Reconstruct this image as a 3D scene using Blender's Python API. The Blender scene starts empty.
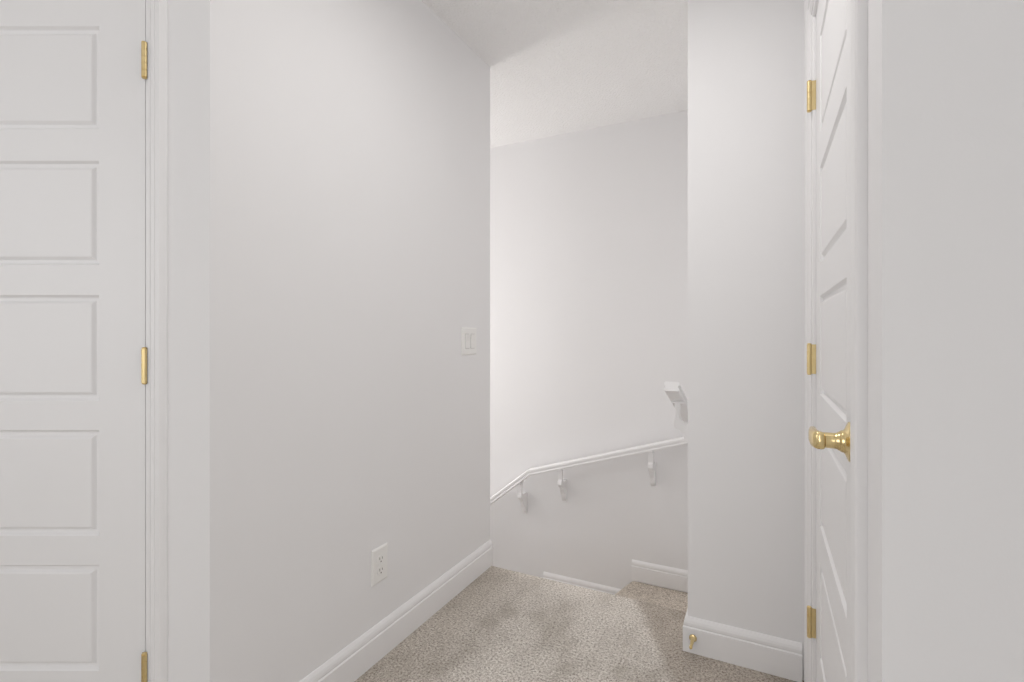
import bpy, bmesh, math, random
from mathutils import Vector, Matrix

random.seed(7)
scene = bpy.context.scene
C = scene.collection
TH = math.radians(26.75)          # angle between the passage and the hall the camera stands in
cs, sn = math.cos(TH), math.sin(TH)
EYE = 1.12

def HF(a, b):                     # hall axes (a along the closet-door wall, b towards it) -> world
    return (a*cs - b*sn, a*sn + b*cs)

# ------------------------------------------------------------------ camera, world, light, exposure
cam_data = bpy.data.cameras.new('camera')
cam_data.sensor_width = 36.0
cam_data.lens = 502.0/1024.0*36.0
cam_data.shift_y = -6.0/1024.0
cam_data.clip_start = 0.02
cam = bpy.data.objects.new('camera', cam_data)
cam.location = (0, 0, EYE)
cam.rotation_euler = (math.pi/2, 0, TH)
C.objects.link(cam)
scene.camera = cam

world = bpy.data.worlds.new('world')
scene.world = world
world.use_nodes = True
wb = world.node_tree.nodes['Background']
wb.inputs['Color'].default_value = (0.86, 0.93, 1.0, 1)
wb.inputs['Strength'].default_value = 1.0

scene.view_settings.view_transform = 'Standard'
scene.view_settings.look = 'None'
scene.view_settings.gamma = 1.0
scene.view_settings.use_curve_mapping = False
scene.view_settings.exposure = 0.0
scene.cycles.diffuse_bounces = 8
scene.cycles.max_bounces = 12
scene.cycles.caustics_reflective = False
scene.cycles.caustics_refractive = False

def area(name, loc, direction, sx, sy, power, col=(1, 1, 1), spread=180):
    l = bpy.data.lights.new(name, 'AREA')
    l.shape = 'RECTANGLE'; l.size = sx; l.size_y = sy
    l.energy = power; l.color = col; l.spread = math.radians(spread)
    o = bpy.data.objects.new(name, l)
    o.location = loc
    o.rotation_euler = Vector(direction).to_track_quat('-Z', 'Y').to_euler()
    C.objects.link(o)
    return o

# daylight of the left hall window, and an added rear fill light (both unseen)
POWER = dict(rear=23.5, left=13.5, passage_lamp=5.4, stair=22)
p = HF(-0.3, -2.30)
area('hall_rear_fill', (p[0], p[1], 1.45), (-sn, cs, 0), 2.0, 1.5, POWER['rear'], (1.0, 1.0, 1.0))
p = HF(-2.34, -0.5)
area('hall_left_window_daylight', (p[0], p[1], 1.45), (cs, sn, 0), 1.4, 1.4, POWER['left'], (1.0, 1.0, 1.0))
# daylight through the stair window at the end of the flight
area('stair_window_daylight', (-3.24, 2.62, 1.05), (1, 0, 0), 0.62, 1.2, POWER['stair'], (1.0, 0.965, 0.925))
# flush ceiling lamps (their glass bowls are built further down)
LAMPS = [(-0.38, 1.10, 'passage_lamp')]
for lx, ly, k in LAMPS:
    area(k+'_light', (lx, ly, 2.35), (0, 0, -1), 0.30, 0.30, POWER[k], (1.0, 0.975, 0.95))

# ------------------------------------------------------------------ materials
def new_mat(name):
    m = bpy.data.materials.new(name); m.use_nodes = True
    nt = m.node_tree
    return m, nt, nt.nodes['Principled BSDF']

def paint(name, col, rough, bump=0.0, scale=300.0, dist=0.001, spec=0.5):
    m, nt, b = new_mat(name)
    tc = nt.nodes.new('ShaderNodeTexCoord')
    nz = nt.nodes.new('ShaderNodeTexNoise'); nz.inputs['Scale'].default_value = 3.0
    nz.inputs['Detail'].default_value = 3
    nt.links.new(tc.outputs['Object'], nz.inputs['Vector'])
    mx = nt.nodes.new('ShaderNodeMix'); mx.data_type = 'RGBA'
    mx.inputs['A'].default_value = (*[c*0.99 for c in col], 1)
    mx.inputs['B'].default_value = (*[min(1, c*1.01) for c in col], 1)
    nt.links.new(nz.outputs['Fac'], mx.inputs['Factor'])
    nt.links.new(mx.outputs['Result'], b.inputs['Base Color'])
    b.inputs['Roughness'].default_value = rough
    b.inputs['Specular IOR Level'].default_value = spec
    if bump:
        n2 = nt.nodes.new('ShaderNodeTexNoise'); n2.inputs['Scale'].default_value = scale
        n2.inputs['Detail'].default_value = 3
        nt.links.new(tc.outputs['Object'], n2.inputs['Vector'])
        bp = nt.nodes.new('ShaderNodeBump'); bp.inputs['Strength'].default_value = bump
        bp.inputs['Distance'].default_value = dist
        nt.links.new(n2.outputs['Fac'], bp.inputs['Height'])
        nt.links.new(bp.outputs['Normal'], b.inputs['Normal'])
    return m

M_WALL = paint('wall_paint', (0.828, 0.825, 0.832), 0.75, 0.15, 260, 0.0006, 0.3)
M_TRIM = paint('trim_paint', (0.855, 0.851, 0.857), 0.38, 0.0, spec=0.45)
M_DOOR = paint('door_paint', (0.85, 0.847, 0.853), 0.42, 0.0, spec=0.4)
M_PLASTIC = paint('white_plastic', (0.86, 0.855, 0.84), 0.35)
M_CEIL = paint('textured_ceiling', (0.88, 0.875, 0.875), 0.95, 0.9, 95, 0.006, 0.1)

def brass(name, rough):
    m, nt, b = new_mat(name)
    b.inputs['Metallic'].default_value = 1.0
    b.inputs['Roughness'].default_value = rough
    tc = nt.nodes.new('ShaderNodeTexCoord')
    nz = nt.nodes.new('ShaderNodeTexNoise'); nz.inputs['Scale'].default_value = 40
    nt.links.new(tc.outputs['Object'], nz.inputs['Vector'])
    mx = nt.nodes.new('ShaderNodeMix'); mx.data_type = 'RGBA'
    mx.inputs['A'].default_value = (0.76, 0.58, 0.27, 1)
    mx.inputs['B'].default_value = (0.86, 0.71, 0.40, 1)
    nt.links.new(nz.outputs['Fac'], mx.inputs['Factor'])
    nt.links.new(mx.outputs['Result'], b.inputs['Base Color'])
    return m
M_BRASS = brass('polished_brass', 0.2)
M_BRASS_WORN = brass('worn_brass', 0.34)

def solid(name, col, rough=0.5, metal=0.0):
    m, nt, b = new_mat(name)
    b.inputs['Base Color'].default_value = (*col, 1)
    b.inputs['Roughness'].default_value = rough
    b.inputs['Metallic'].default_value = metal
    return m
M_SLOT = solid('outlet_slot', (0.12, 0.11, 0.10), 0.6)
M_TIP = solid('amber_rubber', (0.62, 0.47, 0.20), 0.4)
M_DARK = solid('switch_gap_grey', (0.58, 0.57, 0.56), 0.8)

def carpet(name, trodden):
    m, nt, b = new_mat(name)
    N, L = nt.nodes, nt.links
    tc = N.new('ShaderNodeTexCoord')
    def noise(scale, detail=2, vec=None, rough=0.5):
        n = N.new('ShaderNodeTexNoise'); n.inputs['Scale'].default_value = scale
        n.inputs['Detail'].default_value = detail; n.inputs['Roughness'].default_value = rough
        L.new(vec or tc.outputs['Object'], n.inputs['Vector']); return n
    def ramp(fac, stops):
        r = N.new('ShaderNodeValToRGB')
        e = r.color_ramp.elements
        e[0].position, e[0].color = stops[0][0], (*stops[0][1], 1)
        e[1].position, e[1].color = stops[-1][0], (*stops[-1][1], 1)
        for pz, c in stops[1:-1]:
            x = e.new(pz); x.color = (*c, 1)
        L.new(fac, r.inputs['Fac']); return r
    def math_(op, a, bb=None):
        n = N.new('ShaderNodeMath'); n.operation = op
        for i, v in enumerate((a, bb)):
            if v is None: continue
            if isinstance(v, (int, float)): n.inputs[i].default_value = v
            else: L.new(v, n.inputs[i])
        return n.outputs[0]
    yarn = noise(125, 4, rough=0.85)
    spk = ramp(yarn.outputs['Fac'], [(0.38, (0.24, 0.20, 0.16)), (0.465, (0.62, 0.57, 0.51)), (0.54, (0.81, 0.765, 0.705)), (0.62, (1.0, 0.97, 0.92))])
    # where the pile has been brushed the other way by feet and the vacuum
    mp = N.new('ShaderNodeMapping'); mp.inputs['Scale'].default_value = (1.0, 0.6, 1.0)
    mp.inputs['Rotation'].default_value = (0, 0, 0.25)
    L.new(tc.outputs['Object'], mp.inputs['Vector'])
    foot = noise(6.5, 4, mp.outputs['Vector'], 0.6)
    footr = ramp(foot.outputs['Fac'], [(0.36, (0.78, 0.765, 0.74)), (0.48, (0.96, 0.955, 0.95)), (0.62, (1.06, 1.06, 1.06))])
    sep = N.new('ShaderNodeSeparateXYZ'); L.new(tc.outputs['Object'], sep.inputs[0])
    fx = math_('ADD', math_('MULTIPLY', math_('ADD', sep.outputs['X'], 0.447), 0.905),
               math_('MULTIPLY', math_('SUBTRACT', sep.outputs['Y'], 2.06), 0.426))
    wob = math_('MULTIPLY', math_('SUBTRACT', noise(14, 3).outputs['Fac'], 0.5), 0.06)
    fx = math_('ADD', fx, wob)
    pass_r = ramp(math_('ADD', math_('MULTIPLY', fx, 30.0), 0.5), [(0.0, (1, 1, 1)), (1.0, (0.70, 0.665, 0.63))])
    # carpet is darker along the skirting board of the switch wall
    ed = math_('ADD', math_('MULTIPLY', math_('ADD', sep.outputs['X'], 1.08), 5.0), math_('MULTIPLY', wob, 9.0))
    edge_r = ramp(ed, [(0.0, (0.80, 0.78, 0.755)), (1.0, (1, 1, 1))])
    def mul(a, c):
        mx = N.new('ShaderNodeMix'); mx.data_type = 'RGBA'; mx.blend_type = 'MULTIPLY'
        mx.inputs['Factor'].default_value = 1
        L.new(a, mx.inputs['A']); L.new(c, mx.inputs['B']); return mx.outputs['Result']
    col = spk.outputs['Color']
    if trodden:      # footprints, vacuum passes and the darker edge show on the landing only
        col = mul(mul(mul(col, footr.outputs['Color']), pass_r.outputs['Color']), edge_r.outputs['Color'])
    else:            # shade on the steps is put into a browner, darker carpet colour
        step_shade = ramp(noise(4.0, 3).outputs['Fac'], [(0.35, (0.74, 0.70, 0.655)), (0.65, (0.84, 0.80, 0.755))])
        col = mul(col, step_shade.outputs['Color'])
    L.new(col, b.inputs['Base Color'])
    b.inputs['Roughness'].default_value = 1.0
    b.inputs['Specular IOR Level'].default_value = 0.05
    b.inputs['Sheen Weight'].default_value = 0.2
    bp = N.new('ShaderNodeBump'); bp.inputs['Strength'].default_value = 0.9
    bp.inputs['Distance'].default_value = 0.006
    L.new(noise(170, 3, rough=0.7).outputs['Fac'], bp.inputs['Height'])
    L.new(bp.outputs['Normal'], b.inputs['Normal'])
    return m
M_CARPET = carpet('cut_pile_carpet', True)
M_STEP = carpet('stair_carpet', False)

# ------------------------------------------------------------------ mesh helpers
def link(name, bm, mat, parent=None, smooth=False, bevel=0.0, seg=2):
    bmesh.ops.recalc_face_normals(bm, faces=bm.faces)
    me = bpy.data.meshes.new(name)
    bm.to_mesh(me); bm.free()
    o = bpy.data.objects.new(name, me)
    me.materials.append(mat)
    if smooth:
        for pl in me.polygons: pl.use_smooth = True
    C.objects.link(o)
    if parent is not None: o.parent = parent
    if bevel:
        md = o.modifiers.new('bevel', 'BEVEL'); md.width = bevel; md.segments = seg
        md.limit_method = 'ANGLE'; md.angle_limit = math.radians(35)
    return o

def struct(o, kind='structure'):
    o['kind'] = kind; return o

def tag(o, label, cat, group=None):
    o['label'] = label; o['category'] = cat
    if group: o['group'] = group
    return o

def empty(name, loc=(0, 0, 0), rz=0.0):
    o = bpy.data.objects.new(name, None); o.location = loc; o.rotation_euler = (0, 0, rz)
    o.empty_display_size = 0.1
    C.objects.link(o); return o

def prism(bm, poly, z0, z1):
    lo = [bm.verts.new((x, y, z0)) for x, y in poly]
    hi = [bm.verts.new((x, y, z1)) for x, y in poly]
    n = len(poly)
    bm.faces.new(lo); bm.faces.new(hi)
    for i in range(n):
        bm.faces.new((lo[i], lo[(i+1) % n], hi[(i+1) % n], hi[i]))

def box(bm, x0, x1, y0, y1, z0, z1):
    prism(bm, [(x0, y0), (x1, y0), (x1, y1), (x0, y1)], z0, z1)

def cyl(bm, p0, p1, r0, r1=None, n=20):
    p0, p1 = Vector(p0), Vector(p1); r1 = r0 if r1 is None else r1
    d = (p1-p0).normalized(); q = d.to_track_quat('Z', 'Y')
    A, B = [], []
    for i in range(n):
        t = 2*math.pi*i/n; v = Vector((math.cos(t), math.sin(t), 0))
        A.append(bm.verts.new(p0 + q @ (v*r0))); B.append(bm.verts.new(p1 + q @ (v*r1)))
    for i in range(n):
        bm.faces.new((A[i], A[(i+1) % n], B[(i+1) % n], B[i]))
    bm.faces.new(A); bm.faces.new(B)

def lathe(bm, origin, axis, prof, n=28, sx=1.0, sz=1.0):
    """prof: list of (distance along axis, radius)."""
    o = Vector(origin); q = Vector(axis).normalized().to_track_quat('Z', 'Y')
    rings = []
    for d, r in prof:
        if r < 1e-6:
            rings.append([bm.verts.new(o + q @ Vector((0, 0, d)))])
        else:
            rings.append([bm.verts.new(o + q @ Vector((math.cos(2*math.pi*i/n)*r*sx, math.sin(2*math.pi*i/n)*r*sz, d))) for i in range(n)])
    for a, b in zip(rings, rings[1:]):
        if len(a) == 1 and len(b) == 1: continue
        for i in range(n):
            j = (i+1) % n
            if len(a) == 1: bm.faces.new((a[0], b[i], b[j]))
            elif len(b) == 1: bm.faces.new((a[i], a[j], b[0]))
            else: bm.faces.new((a[i], a[j], b[j], b[i]))
    if len(rings[0]) > 1: bm.faces.new(rings[0])
    if len(rings[-1]) > 1: bm.faces.new(rings[-1])

def loft(bm, rings):
    R = [[bm.verts.new(v) for v in r] for r in rings]
    n = len(R[0])
    for a, b in zip(R, R[1:]):
        for i in range(n):
            bm.faces.new((a[i], a[(i+1) % n], b[(i+1) % n], b[i]))
    bm.faces.new(R[0]); bm.faces.new(R[-1])

# baseboard profile: (distance out from wall, height)
BASE = [(0, 0), (0.015, 0), (0.015, 0.083), (0.0145, 0.086), (0.0105, 0.0885), (0.0105, 0.0915), (0.0125, 0.094),
        (0.0120, 0.102), (0.0095, 0.110), (0.0055, 0.116), (0.003, 0.1195), (0, 0.1205)]

def baseboard(name, path, z=0.0, flip=1, mat=None):
    """path: 2D points on the wall face; the board stands out to the left of travel (flip=1) or right (-1)."""
    bm = bmesh.new()
    pts = [Vector(q) for q in path]
    nor = []
    for a, b in zip(pts, pts[1:]):
        d = (b-a).normalized(); nor.append(Vector((-d.y, d.x))*flip)
    rings = []
    for i, q in enumerate(pts):
        if i == 0: m = nor[0]
        elif i == len(pts)-1: m = nor[-1]
        else:
            m = (nor[i-1]+nor[i]); m = m/m.dot(nor[i])
        rings.append([(q.x+m.x*u, q.y+m.y*u, z+h) for u, h in BASE])
    loft(bm, rings)
    return struct(link(name, bm, mat or M_TRIM))

# ------------------------------------------------------------------ setting
CEIL = 2.43
XL = -1.2                # switch wall
YL = 2.143                # landing edge
YB = 3.07                # back wall of the stairwell
XR = -0.246              # outer corner beside the door stop
YN = 1.878               # short wall with the door stop
XD = 0.121               # wall with the far door
C1 = (XL, 0.756)
C2 = (XD, 0.712)
LOW = -2.3

# floor
bm = bmesh.new()
prism(bm, [HF(-2.45, -2.45), HF(1.75, -2.45), HF(1.75, 0.65), (0.25, 0.78), (0.25, 1.93), (-0.18, 1.93), (-0.18, YL), (-1.26, YL), (-1.26, 0.80), HF(-2.45, 1.28)], -0.2, 0)
struct(link('floor', bm, M_CARPET, bevel=0.016, seg=4))

# ceiling
bm = bmesh.new()
prism(bm, [HF(-2.5, -2.5), HF(1.85, -2.5), HF(1.85, 1.2), (1.3, 3.2), (-3.42, 3.2), (-3.42, 1.5), HF(-2.5, 1.35)], CEIL, CEIL+0.1)
struct(link('ceiling', bm, M_CEIL))

def wall(name, parts, loc=(0, 0, 0), rz=0, mat=M_WALL):
    bm = bmesh.new()
    for q in parts: box(bm, *q)
    o = link(name, bm, mat)
    o.location = loc; o.rotation_euler = (0, 0, rz)
    return struct(o)

# switch wall: one solid running from the hall corner to the stairs
bm = bmesh.new()
prism(bm, [C1, (XL, YL), (XL-0.12, YL), (XL-0.12, 0.756+0.12*sn/cs+0.03)], -0.75, CEIL)
struct(link('wall_left', bm, M_WALL))
wall('wall_stairs_inner', [(-3.3, XL-0.12, YL-0.12, YL, LOW, CEIL)])
wall('wall_back', [(-3.4, -0.15, YB, YB+0.1, LOW, CEIL)])
wall('wall_stairs_right', [(XR, -0.15, YN+0.1, YB, -0.8, CEIL)])
wall('wall_far', [(XR, 0.9, YN, YN+0.1, -0.3, CEIL)])
# stair end wall with window opening
wall('wall_stairs_end', [(-3.4, -3.3, YL-0.12, YB, LOW, 0.40), (-3.4, -3.3, YL-0.12, YB, 1.70, CEIL),
                         (-3.4, -3.3, YL-0.12, 2.28, 0.40, 1.70), (-3.4, -3.3, 2.95, YB, 0.40, 1.70)])
# far-door wall
D2_Y1, D2_Y0, D_H = 1.642, 0.942, 2.02
FX = 0.128               # face of the far door
bm = bmesh.new()
box(bm, XD, XD+0.10, D2_Y1+0.022, YN, 0, CEIL)
box(bm, XD, XD+0.10, D2_Y0-0.022, D2_Y1+0.022, D_H+0.03, CEIL)
SK = C2[1]+0.10*sn/cs
prism(bm, [C2, (XD+0.10, SK), (XD+0.10, D2_Y0-0.022), (XD, D2_Y0-0.022)], 0, CEIL)
struct(link('wall_right', bm, M_WALL))
# hall wall right of the passage (parallel to the closet-door wall)
bm = bmesh.new()
e = HF(1.7, 0.581); e2 = HF(1.7, 0.69)
prism(bm, [(XD+0.10, SK), e, e2, (XD+0.10, SK+0.12)], 0, CEIL)
struct(link('wall_hall_right', bm, M_WALL))
# hall wall with the closet door, in hall axes
BW = 1.215
o1 = HF(0, BW)
D1_A1 = -0.888; D1_A0 = D1_A1-0.711
wall('wall_hall_left', [(-2.4, D1_A0-0.022, 0, 0.1, 0, CEIL), (D1_A1+0.022, -0.7312, 0, 0.1, 0, CEIL),
                        (D1_A0-0.022, D1_A1+0.022, 0, 0.1, D_H+0.03, CEIL)], (o1[0], o1[1], 0), TH)
wall('wall_hall_side', [(-2.5, -2.4, -2.45, -1.25, 0, CEIL), (-2.5, -2.4, 0.25, 1.315, 0, CEIL), (-2.5, -2.4, -1.25, 0.25, 0, 0.7), (-2.5, -2.4, -1.25, 0.25, 2.2, CEIL)], rz=TH)
wall('wall_hall_side_right', [(1.7, 1.8, -2.45, 0.69, 0, CEIL)], rz=TH)
wall('wall_rear', [(-2.4, -1.4, -2.45, -2.35, 0, CEIL), (0.8, 1.7, -2.45, -2.35, 0, CEIL),
                   (-1.4, 0.8, -2.45, -2.35, 0, 0.65), (-1.4, 0.8, -2.45, -2.35, 2.25, CEIL)], rz=TH)

# windows (rear one added for the fill light; hall side; foot of the flight)
def window(name, loc, rz, w, h, mullions):
    bm = bmesh.new(); f = 0.05
    box(bm, -w/2, w/2, -0.03, 0.03, 0, f); box(bm, -w/2, w/2, -0.03, 0.03, h-f, h)
    box(bm, -w/2, -w/2+f, -0.03, 0.03, f, h-f); box(bm, w/2-f, w/2, -0.03, 0.03, f, h-f)
    for k in range(1, mullions+1):
        x = -w/2+w*k/(mullions+1); box(bm, x-0.02, x+0.02, -0.025, 0.025, f, h-f)
    o = struct(link(name, bm, M_TRIM)); o.location = loc; o.rotation_euler = (0, 0, rz)
    m, nt, b = new_mat('window_glass_'+name); b.inputs['Transmission Weight'].default_value = 1
    b.inputs['Roughness'].default_value = 0; b.inputs['IOR'].default_value = 1.45
    bm = bmesh.new(); box(bm, -w/2+f*0.8, w/2-f*0.8, -0.003, 0.003, f*0.8, h-f*0.8)
    struct(link('glass', bm, m, o))
p = HF(-0.3, -2.40)
window('added_rear_window', (p[0], p[1], 0.65), TH, 2.2, 1.6, 1)
window('window_2', (-3.35, 2.615, 0.40), math.pi/2, 0.67, 1.3, 0)
p = HF(-2.45, -0.5)
window('window_3', (p[0], p[1], 0.7), TH+math.pi/2, 1.5, 1.5, 1)

# baseboards
baseboard('baseboard_left', [(XL, C1[1]+0.004), (XL, YL)], flip=-1)
baseboard('baseboard_far', [(XD-0.014, YN), (XR, YN), (XR, YL-0.005)], flip=1)
baseboard('baseboard_back', [(XR, YB), (-0.725, YB)], z=-0.372, flip=1)
baseboard('baseboard_back', [(-0.7255, YB), (-1.31, YB)], z=-0.570, flip=1)
baseboard('baseboard_stairs', [(XR, YL), (XR, 2.68)], z=-0.187, flip=1)
baseboard('baseboard_hall', [HF(0.4285, 0.581), HF(1.70, 0.581)], flip=-1)
baseboard('baseboard_hall_left', [HF(-2.4, BW), HF(D1_A0-0.08, BW)], flip=-1)

# ------------------------------------------------------------------ staircase with winders
st = empty('staircase', (XL, YL, -0.2))
tag(st, 'carpeted winder steps turning down to the left beyond the landing edge', 'stairs')
RISE = 0.19
P0 = (XL, YL)
def tread(poly, z, thick=0.19):
    poly = [(min(max(x, -9), XR-0.003), min(max(y, YL+0.003), YB-0.003)) for x, y in poly]
    bm = bmesh.new()
    prism(bm, [(x-XL, y-YL) for x, y in poly], z-thick+0.2, z+0.2)
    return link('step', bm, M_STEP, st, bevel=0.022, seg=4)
tread([P0, (XR, YL), (XR, 2.735), (-1.14, YL)], -RISE)
tread([(-1.14, YL), (XR, 2.735), (XR, YB), (-0.725, YB), (-0.975, YL)], -2*RISE+0.008)
tread([P0, (-0.975, YL), (-0.725, YB), (XL, YB)], -3*RISE)
for k in range(6):
    x1 = XL-0.25*k
    tread([(x1, YL), (x1, YB), (x1-0.25, YB), (x1-0.25, YL)], -(4+k)*RISE)
bm = bmesh.new(); box(bm, -3.29-XL, XL-1.5-XL, 0.004, YB-YL-0.004, -1.9-0.1+0.2, -1.9+0.2)
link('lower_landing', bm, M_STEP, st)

# ------------------------------------------------------------------ doors
PAN = [(0.307, 0.563), (0.6335, 0.890), (0.960, 1.217), (1.289, 1.542), (1.6186, 1.868)]
PAN2 = [(0.275, 0.528), (0.620, 0.877), (0.964, 1.222), (1.307, 1.558), (1.647, 1.902)]
def make_door(name, W, stile, PAN, th=0.035, z0=0.012, H=D_H, sgn=None):
    """Five-panel moulded door, local x 0..W, front face on -y at y=0."""
    bm = bmesh.new()
    def quad(*v): bm.faces.new([bm.verts.new(q) for q in v])
    xs0, xs1 = stile, W-stile
    for side, y0, s in ((0, 0.0, 1), (1, th, -1)):
        def P(x, z, d=0.0): return (x, y0+s*d, z)
        quad(P(0, z0), P(xs0, z0), P(xs0, H), P(0, H))
        quad(P(xs1, z0), P(W, z0), P(W, H), P(xs1, H))
        zz = [z0]+[v for q in PAN for v in q]+[H]
        for i in range(0, len(zz), 2):
            quad(P(xs0, zz[i]), P(xs1, zz[i]), P(xs1, zz[i+1]), P(xs0, zz[i+1]))
        for (a, b) in PAN:
            rings = [(0, 0), (0.001, 0.0008), (0.0058, 0.0085), (0.0095, 0.0092), (0.0135, 0.0088), (0.0200, 0.0020), (0.0225, 0.0012)]
            def R(i):
                ins, d = rings[i]
                return [P(xs0+ins, a+ins, d), P(xs1-ins, a+ins, d), P(xs1-ins, b-ins, d), P(xs0+ins, b-ins, d)]
            for i in range(len(rings)-1):
                u, v = R(i), R(i+1)
                for k in range(4):
                    quad(u[k], u[(k+1) % 4], v[(k+1) % 4], v[k])
            quad(*R(len(rings)-1))
    # edges
    quad((0, 0, z0), (0, th, z0), (0, th, H), (0, 0, H)); quad((W, 0, z0), (W, th, z0), (W, th, H), (W, 0, H))
    quad((0, 0, z0), (W, 0, z0), (W, th, z0), (0, th, z0)); quad((0, 0, H), (W, 0, H), (W, th, H), (0, th, H))
    bmesh.ops.remove_doubles(bm, verts=bm.verts, dist=1e-5)
    return struct(link(name, bm, M_DOOR))

CAS = [(0.000, 0.000), (0.000, 0.004), (0.002, 0.0055), (0.007, 0.0058), (0.009, 0.0040), (0.012, 0.0040), (0.014, 0.0075), (0.016, 0.0105), (0.022, 0.0118),
       (0.024, 0.0105), (0.026, 0.0118), (0.034, 0.0130)]
def casing(name, x0, x1, zt, w, loc, rz, tail=None, prof=None):
    """Door casing (mitred) with the jamb as its child; local frame as make_door: -y is towards the room."""
    prof = prof or list(CAS)+tail
    bm = bmesh.new()
    rings = []
    for mx, mz, bx, bz in ((-1, 0, x0, 0), (-1, 1, x0, zt), (1, 1, x1, zt), (1, 0, x1, 0)):
        rings.append([(bx+mx*u, -v, bz+mz*u) for u, v in prof])
    loft(bm, rings)
    o = struct(link(name, bm, M_TRIM)); o.location = loc; o.rotation_euler = (0, 0, rz)
    return o

def hinge(parent, x, y, z, leafs, r=0.0062, h=0.089):
    """Butt hinge: five-knuckle barrel with finials; leafs = list of boxes."""
    bm = bmesh.new()
    k = h/5
    for i in range(5):
        cyl(bm, (x, y, z-h/2+i*k+0.0006), (x, y, z-h/2+(i+1)*k-0.0006), r)
    cyl(bm, (x, y, z-h/2), (x, y, z+h/2), r*0.8)
    lathe(bm, (x, y, z+h/2), (0, 0, 1), [(0, r*0.75), (0.0015, r*0.95), (0.003, r*0.6), (0.0038, 0)], 16)
    lathe(bm, (x, y, z-h/2), (0, 0, -1), [(0, r*0.75), (0.0015, r*0.95), (0.003, r*0.6), (0.0038, 0)], 16)
    for q in leafs: box(bm, q[0], q[1], q[2], q[3], z-h/2, z+h/2)
    return link('hinge', bm, M_BRASS_WORN, parent)

# --- closet door (door_1), faces the camera
W1 = D1_A1-D1_A0
d1 = make_door('door_1', W1, 0.111, PAN)
q = HF(D1_A0, BW); d1.location = (q[0], q[1], 0); d1.rotation_euler = (0, 0, TH)
for z in (1.7815, 1.046, 0.311):
    hinge(d1, W1+0.0035, -0.0072, z, [(W1-0.006, W1+0.013, -0.0012, 0.0)], h=0.083)
casing('trim_1', D1_A0-0.008, D1_A1+0.008, D_H+0.008, 0.047, (o1[0], o1[1], 0), TH,
       tail=[(0.035, 0.0128), (0.041, 0.0085), (0.046, 0.004), (0.047, 0.0)])
# jamb lining behind the door edges
def jamb(name, x0, x1, zt, loc, rz, y0, y1, t=0.018, gap=0.002):
    bm = bmesh.new()
    box(bm, x0-gap-t, x0-gap, y0, y1, 0, zt+gap+t)
    box(bm, x1+gap, x1+gap+t, y0, y1, 0, zt+gap+t)
    box(bm, x0-gap, x1+gap, y0, y1, zt+gap, zt+gap+t)
    # stop strips
    box(bm, x0-gap, x0+0.010, y1-0.04, y1-0.005, 0, zt+gap); box(bm, x1-0.010, x1+gap, y1-0.04, y1-0.005, 0, zt+gap)
    o = struct(link(name, bm, M_TRIM, bevel=0.0015, seg=2)); o.location = loc; o.rotation_euler = (0, 0, rz); return o
jamb('trim_2', D1_A0, D1_A1, D_H, (o1[0], o1[1], 0), TH, -0.0015, 0.1)

# --- far door (door_2), in the wall along the passage
W2 = D2_Y1-D2_Y0
d2 = make_door('door_2', W2, 0.110, PAN2)
d2.location = (FX, D2_Y1, 0); d2.rotation_euler = (0, 0, -math.pi/2)
# local x = Y decreasing, local -y = -X
for z in (1.795, 1.052, 0.3086):
    hinge(d2, -0.0045, -0.0162, z, [(-0.003, -0.0018, -0.0162, 0.0)], h=0.083)
jamb('trim_3', 0, W2, D_H-0.005, (FX, D2_Y1, 0), -math.pi/2, -0.0080, 0.09)
casing('trim_4', -0.023, W2+0.023, D_H+0.014, 0.115, (XD, D2_Y1, 0), -math.pi/2,
       prof=[(0, 0), (0, 0.0035), (0.002, 0.0048), (0.008, 0.0052), (0.010, 0.0030), (0.014, 0.0030), (0.016, 0.0060), (0.030, 0.0078), (0.033, 0.0050), (0.040, 0.0050), (0.043, 0.0095),
             (0.107, 0.0142), (0.112, 0.0136), (0.115, 0.011), (0.115, 0)])

# lever handle on door_2
lv = empty('lever_handle'); lv.parent = d2
LX, LZ = W2-0.060, 0.9415
lv.location = (LX, 0, LZ)
bm = bmesh.new()
lathe(bm, (0, 0, 0), (0, -1, 0), [(0, 0.033), (0.002, 0.0335), (0.004, 0.032), (0.0065, 0.026), (0.009, 0.0205), (0.011, 0.0185), (0.0135, 0.018), (0.016, 0.0165)], 40)
link('rosette', bm, M_BRASS, lv, smooth=True)
bm = bmesh.new()
lathe(bm, (0, -0.012, 0), (0, -1, 0), [(0, 0.014), (0.004, 0.0155), (0.006, 0.0155), (0.008, 0.0138), (0.012, 0.0132), (0.028, 0.0130), (0.031, 0.0142), (0.040, 0.0145)], 32)
# lever blade: swept rings from the neck back towards the hinge side, gently rising then drooping
rings = []
def squarish(t, e=0.55):
    c_, s_ = math.cos(t), math.sin(t)
    return math.copysign(abs(c_)**e, c_), math.copysign(abs(s_)**e, s_)
for cx, cy, cz, rw, rh in ((0.0150, -0.045, 0.0, 0.0055, 0.0110), (0.0130, -0.045, 0.0, 0.0080, 0.0140), (0.004, -0.047, 0.0, 0.0090, 0.0148), (-0.008, -0.050, 0.0, 0.0088, 0.0142),
                           (-0.028, -0.052, 0.001, 0.0075, 0.0125), (-0.055, -0.051, 0.000, 0.0065, 0.0115), (-0.080, -0.049, -0.002, 0.0060, 0.0110), (-0.092, -0.048, -0.003, 0.0055, 0.0105), (-0.094, -0.048, -0.003, 0.0040, 0.0090)):
    rings.append([(cx, cy+squarish(2*math.pi*i/24)[0]*rw, cz+squarish(2*math.pi*i/24)[1]*rh) for i in range(24)])
loft(bm, rings)
link('lever', bm, M_BRASS, lv, smooth=True)
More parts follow.
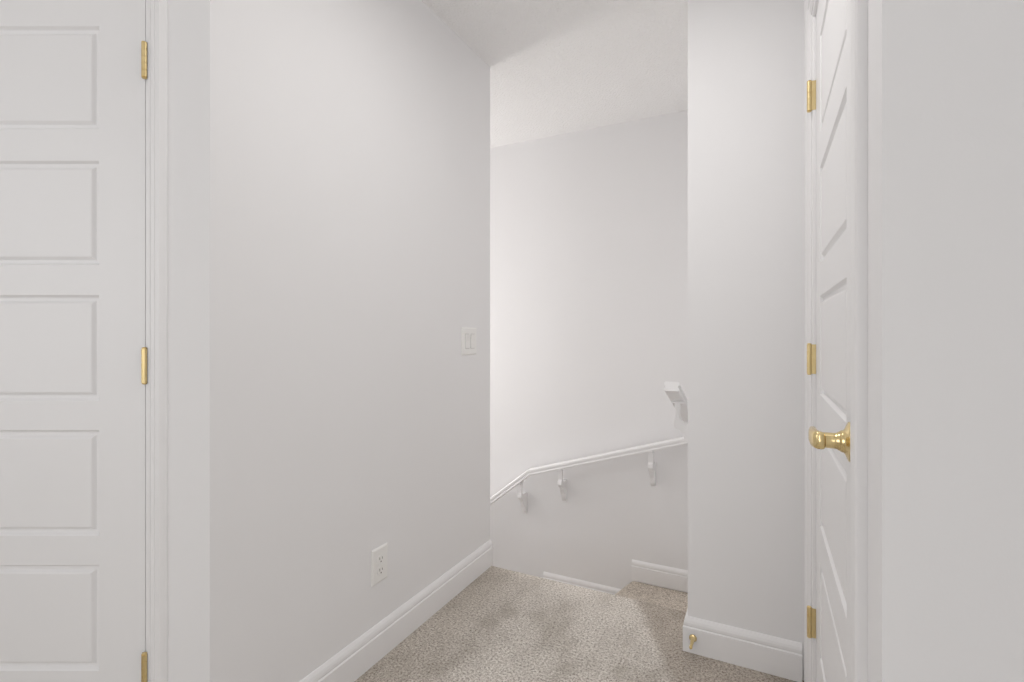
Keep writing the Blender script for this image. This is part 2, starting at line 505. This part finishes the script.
# ------------------------------------------------------------------ handrail
hr = empty('handrail', (0, 0, 0))
tag(hr, 'white painted handrail on brackets following the stairs down the wall', 'handrail')
RW, RH = 0.058, 0.038
def rail_section():
    # (across, up) rounded rectangle with finger grooves along the sides
    w, h = RW/2, RH/2
    return [(-w+0.004, -h), (w-0.004, -h), (w, -h+0.004), (w, -0.009), (w-0.004, -0.006), (w-0.004, 0.001), (w, 0.004), (w, h-0.005), (w-0.005, h),
            (-w+0.005, h), (-w, h-0.005), (-w, 0.004), (-w+0.004, 0.001), (-w+0.004, -0.006), (-w, -0.009), (-w, -h+0.004)]
def rail(path, side):
    """path 3D points in one vertical plane; side = horizontal unit vector across the rail."""
    pts = [Vector(q) for q in path]; S = Vector(side)
    ups = []
    for a, b in zip(pts, pts[1:]):
        d = (b-a).normalized(); u = S.cross(d)
        if u.z < 0: u = -u
        ups.append(u.normalized())
    rings = []
    for i, q in enumerate(pts):
        if i == 0: u = ups[0]
        elif i == len(pts)-1: u = ups[-1]
        else:
            u = ups[i-1]+ups[i]; u = u/u.dot(ups[i])
        rings.append([q+S*x+u*y for x, y in rail_section()])
    bm = bmesh.new(); loft(bm, rings)
    return link('rail', bm, M_TRIM, hr)
YRL = YB-0.080
def zb(x):
    return 0.513+(x+0.433)*0.308 if x > -1.3745 else 0.223+(x+1.3745)*0.80
rail([(-0.3605, YRL, zb(-0.3605)), (-1.3745, YRL, 0.223), (-2.75, YRL, zb(-2.75))], (0, 1, 0))
XRL = XR-0.082
zr = lambda y: 0.918-(y-2.045)*0.396
rail([(XRL, 2.045, zr(2.045)), (XRL, YRL+RW/2, zr(YRL+RW/2))], (1, 0, 0))

def bracket(px, py, zunder, out):
    """Painted bracket: saddle, neck and scrolled foot on the wall. out = unit vector from wall to rail."""
    prof = [(0.108, 0.004), (0.108, -0.004), (0.0905, -0.007), (0.0890, -0.050), (0.0960, -0.062), (0.0970, -0.074), (0.0880, -0.084), (0.0740, -0.086),
            (0.0640, -0.094), (0.0560, -0.108), (0.0480, -0.120), (0.0380, -0.128), (0.0340, -0.140), (0.0280, -0.155), (0.0180, -0.166), (0.0040, -0.172),
            (0, -0.172), (0, -0.066), (0.0140, -0.062), (0.0360, -0.066), (0.0560, -0.064), (0.0680, -0.056), (0.0715, -0.044), (0.0700, -0.007), (0.0520, -0.004), (0.0520, 0.004)]
    w = 0.0145
    prof = [(a, b*1.32 if b < -0.02 else b) for a, b in prof]
    O = Vector(out); S = Vector((-O.y, O.x, 0))
    base = Vector((px, py, zunder))
    bm = bmesh.new()
    A = [bm.verts.new(base+O*a+Vector((0, 0, b))-S*w) for a, b in prof]
    B = [bm.verts.new(base+O*a+Vector((0, 0, b))+S*w) for a, b in prof]
    n = len(prof)
    bm.faces.new(A); bm.faces.new(B)
    for i in range(n): bm.faces.new((A[i], A[(i+1) % n], B[(i+1) % n], B[i]))
    return link('bracket', bm, M_TRIM, hr, bevel=0.0025, seg=2)
for x in (-0.597, -1.162, -1.446, -2.25):
    bracket(x, YB, zb(x)-RH/2-0.001, (0, -1, 0))
for y in (2.19, 2.80):
    bracket(XR, y, zr(y)-RH/2-0.001, (-1, 0, 0))

# ------------------------------------------------------------------ light switch (two rockers) on the left wall
def plate_mesh(w, h, t=0.006):
    bm = bmesh.new()
    rings = []
    for ins, d in ((0, 0), (0, 0.0025), (0.0035, t-0.001), (0.006, t)):
        rings.append([(-w/2+ins, -d, -h/2+ins), (w/2-ins, -d, -h/2+ins), (w/2-ins, -d, h/2-ins), (-w/2+ins, -d, h/2-ins)])
    loft(bm, rings); return bm
sw = empty('light_switch', (XL, 1.945, 1.092), math.pi/2)
tag(sw, 'white double rocker light switch on the wall near the stairs', 'light switch')
link('plate', plate_mesh(0.124, 0.124), M_PLASTIC, sw)
for sx in (-0.0230, 0.0230):
    bm = bmesh.new()
    fr = []
    for y, ins in ((-0.0055, 0.0), (-0.0068, 0.0), (-0.0068, 0.0012)):
        fr.append([(sx-0.0172+ins, y, -0.0335+ins), (sx+0.0172-ins, y, -0.0335+ins), (sx+0.0172-ins, y, 0.0335-ins), (sx-0.0172+ins, y, 0.0335-ins)])
    loft(bm, fr)
    link('switch_gap', bm, M_DARK, sw)
    bm = bmesh.new()      # rocker paddle: top edge tilted out, bottom in
    w = 0.0160
    v = [(sx-w, -0.0060, -0.0315), (sx+w, -0.0060, -0.0315), (sx+w, -0.0060, 0.0315), (sx-w, -0.0060, 0.0315),
         (sx-w, -0.0085, -0.0310), (sx+w, -0.0085, -0.0310), (sx+w, -0.0075, 0.0), (sx-w, -0.0075, 0.0), (sx+w, -0.0110, 0.0310), (sx-w, -0.0110, 0.0310)]
    V = [bm.verts.new(q) for q in v]
    for f in ((0, 1, 2, 3), (0, 1, 5, 4), (4, 5, 6, 7), (7, 6, 8, 9), (9, 8, 2, 3), (0, 4, 7, 9, 3), (1, 5, 6, 8, 2)):
        bm.faces.new([V[i] for i in f])
    link('rocker', bm, M_PLASTIC, sw)

# ------------------------------------------------------------------ power outlet
ou = empty('power_outlet', (XL, 1.353, 0.322), math.pi/2)
tag(ou, 'white duplex power outlet low on the left wall above the baseboard', 'power outlet')
link('plate', plate_mesh(0.080, 0.122), M_PLASTIC, ou)
for sz in (0.0195, -0.0195):
    bm = bmesh.new()
    pts = []
    for i in range(32):
        t = 2*math.pi*i/32
        pts.append((math.cos(t)*0.0172, max(-0.0140, min(0.0140, math.sin(t)*0.0172))+sz))
    loft(bm, [[(x, -0.0055, z) for x, z in pts], [(x, -0.0085, z) for x, z in pts]])
    sk = link('socket', bm, M_PLASTIC, ou)
    bm = bmesh.new()
    box(bm, -0.0075, -0.0055, -0.0090, -0.0083, sz-0.001, sz+0.008)
    box(bm, 0.0052, 0.0072, -0.0090, -0.0083, sz-0.001, sz+0.0065)
    cyl(bm, (0, -0.0083, sz-0.008), (0, -0.0090, sz-0.008), 0.0026, n=12)
    link('slots', bm, M_SLOT, sk)
bm = bmesh.new(); cyl(bm, (0, -0.0055, 0), (0, -0.0070, 0), 0.0028, n=14)
link('screw', bm, M_PLASTIC, ou)

# ------------------------------------------------------------------ brass door stop on the baseboard
ds = empty('door_stop', (-0.226, YN-0.015, 0.055))
tag(ds, 'small brass door stop screwed to the white baseboard at the wall corner', 'door stop')
bm = bmesh.new()
lathe(bm, (0, 0, 0), (0, -1, 0), [(0, 0.0125), (0.003, 0.0130), (0.006, 0.0115), (0.009, 0.0075), (0.014, 0.0068), (0.030, 0.0060), (0.050, 0.0048), (0.056, 0.0046)], 24)
link('stem', bm, M_BRASS, ds, smooth=True)
bm = bmesh.new()
lathe(bm, (0, -0.055, 0), (0, -1, 0), [(0, 0.0050), (0.003, 0.0056), (0.007, 0.0054), (0.010, 0.0042), (0.0115, 0.002), (0.012, 0)], 24)
link('tip', bm, M_TIP, ds, smooth=True)

# ------------------------------------------------------------------ ceiling lamp in the hall, behind the camera
m, nt, b = new_mat('lit_frosted_glass')
b.inputs['Base Color'].default_value = (0.9, 0.88, 0.85, 1)
b.inputs['Emission Color'].default_value = (1, 0.96, 0.9, 1); b.inputs['Emission Strength'].default_value = 0.5
LL = {'passage_lamp': 'round flush ceiling lamp with a frosted glass bowl'}
for lx, ly, k in LAMPS:
    cl = empty('ceiling_lamp', (lx, ly, CEIL))
    tag(cl, LL[k], 'ceiling lamp')
    bm = bmesh.new(); lathe(bm, (0, 0, 0), (0, 0, -1), [(0, 0.125), (0.015, 0.13), (0.022, 0.125)], 40)
    link('base', bm, M_BRASS, cl)
    bm = bmesh.new(); lathe(bm, (0, 0, -0.022), (0, 0, -1), [(0, 0.122), (0.02, 0.116), (0.040, 0.095), (0.054, 0.055), (0.058, 0.0)], 40)
    link('glass_bowl', bm, m, cl, smooth=True)
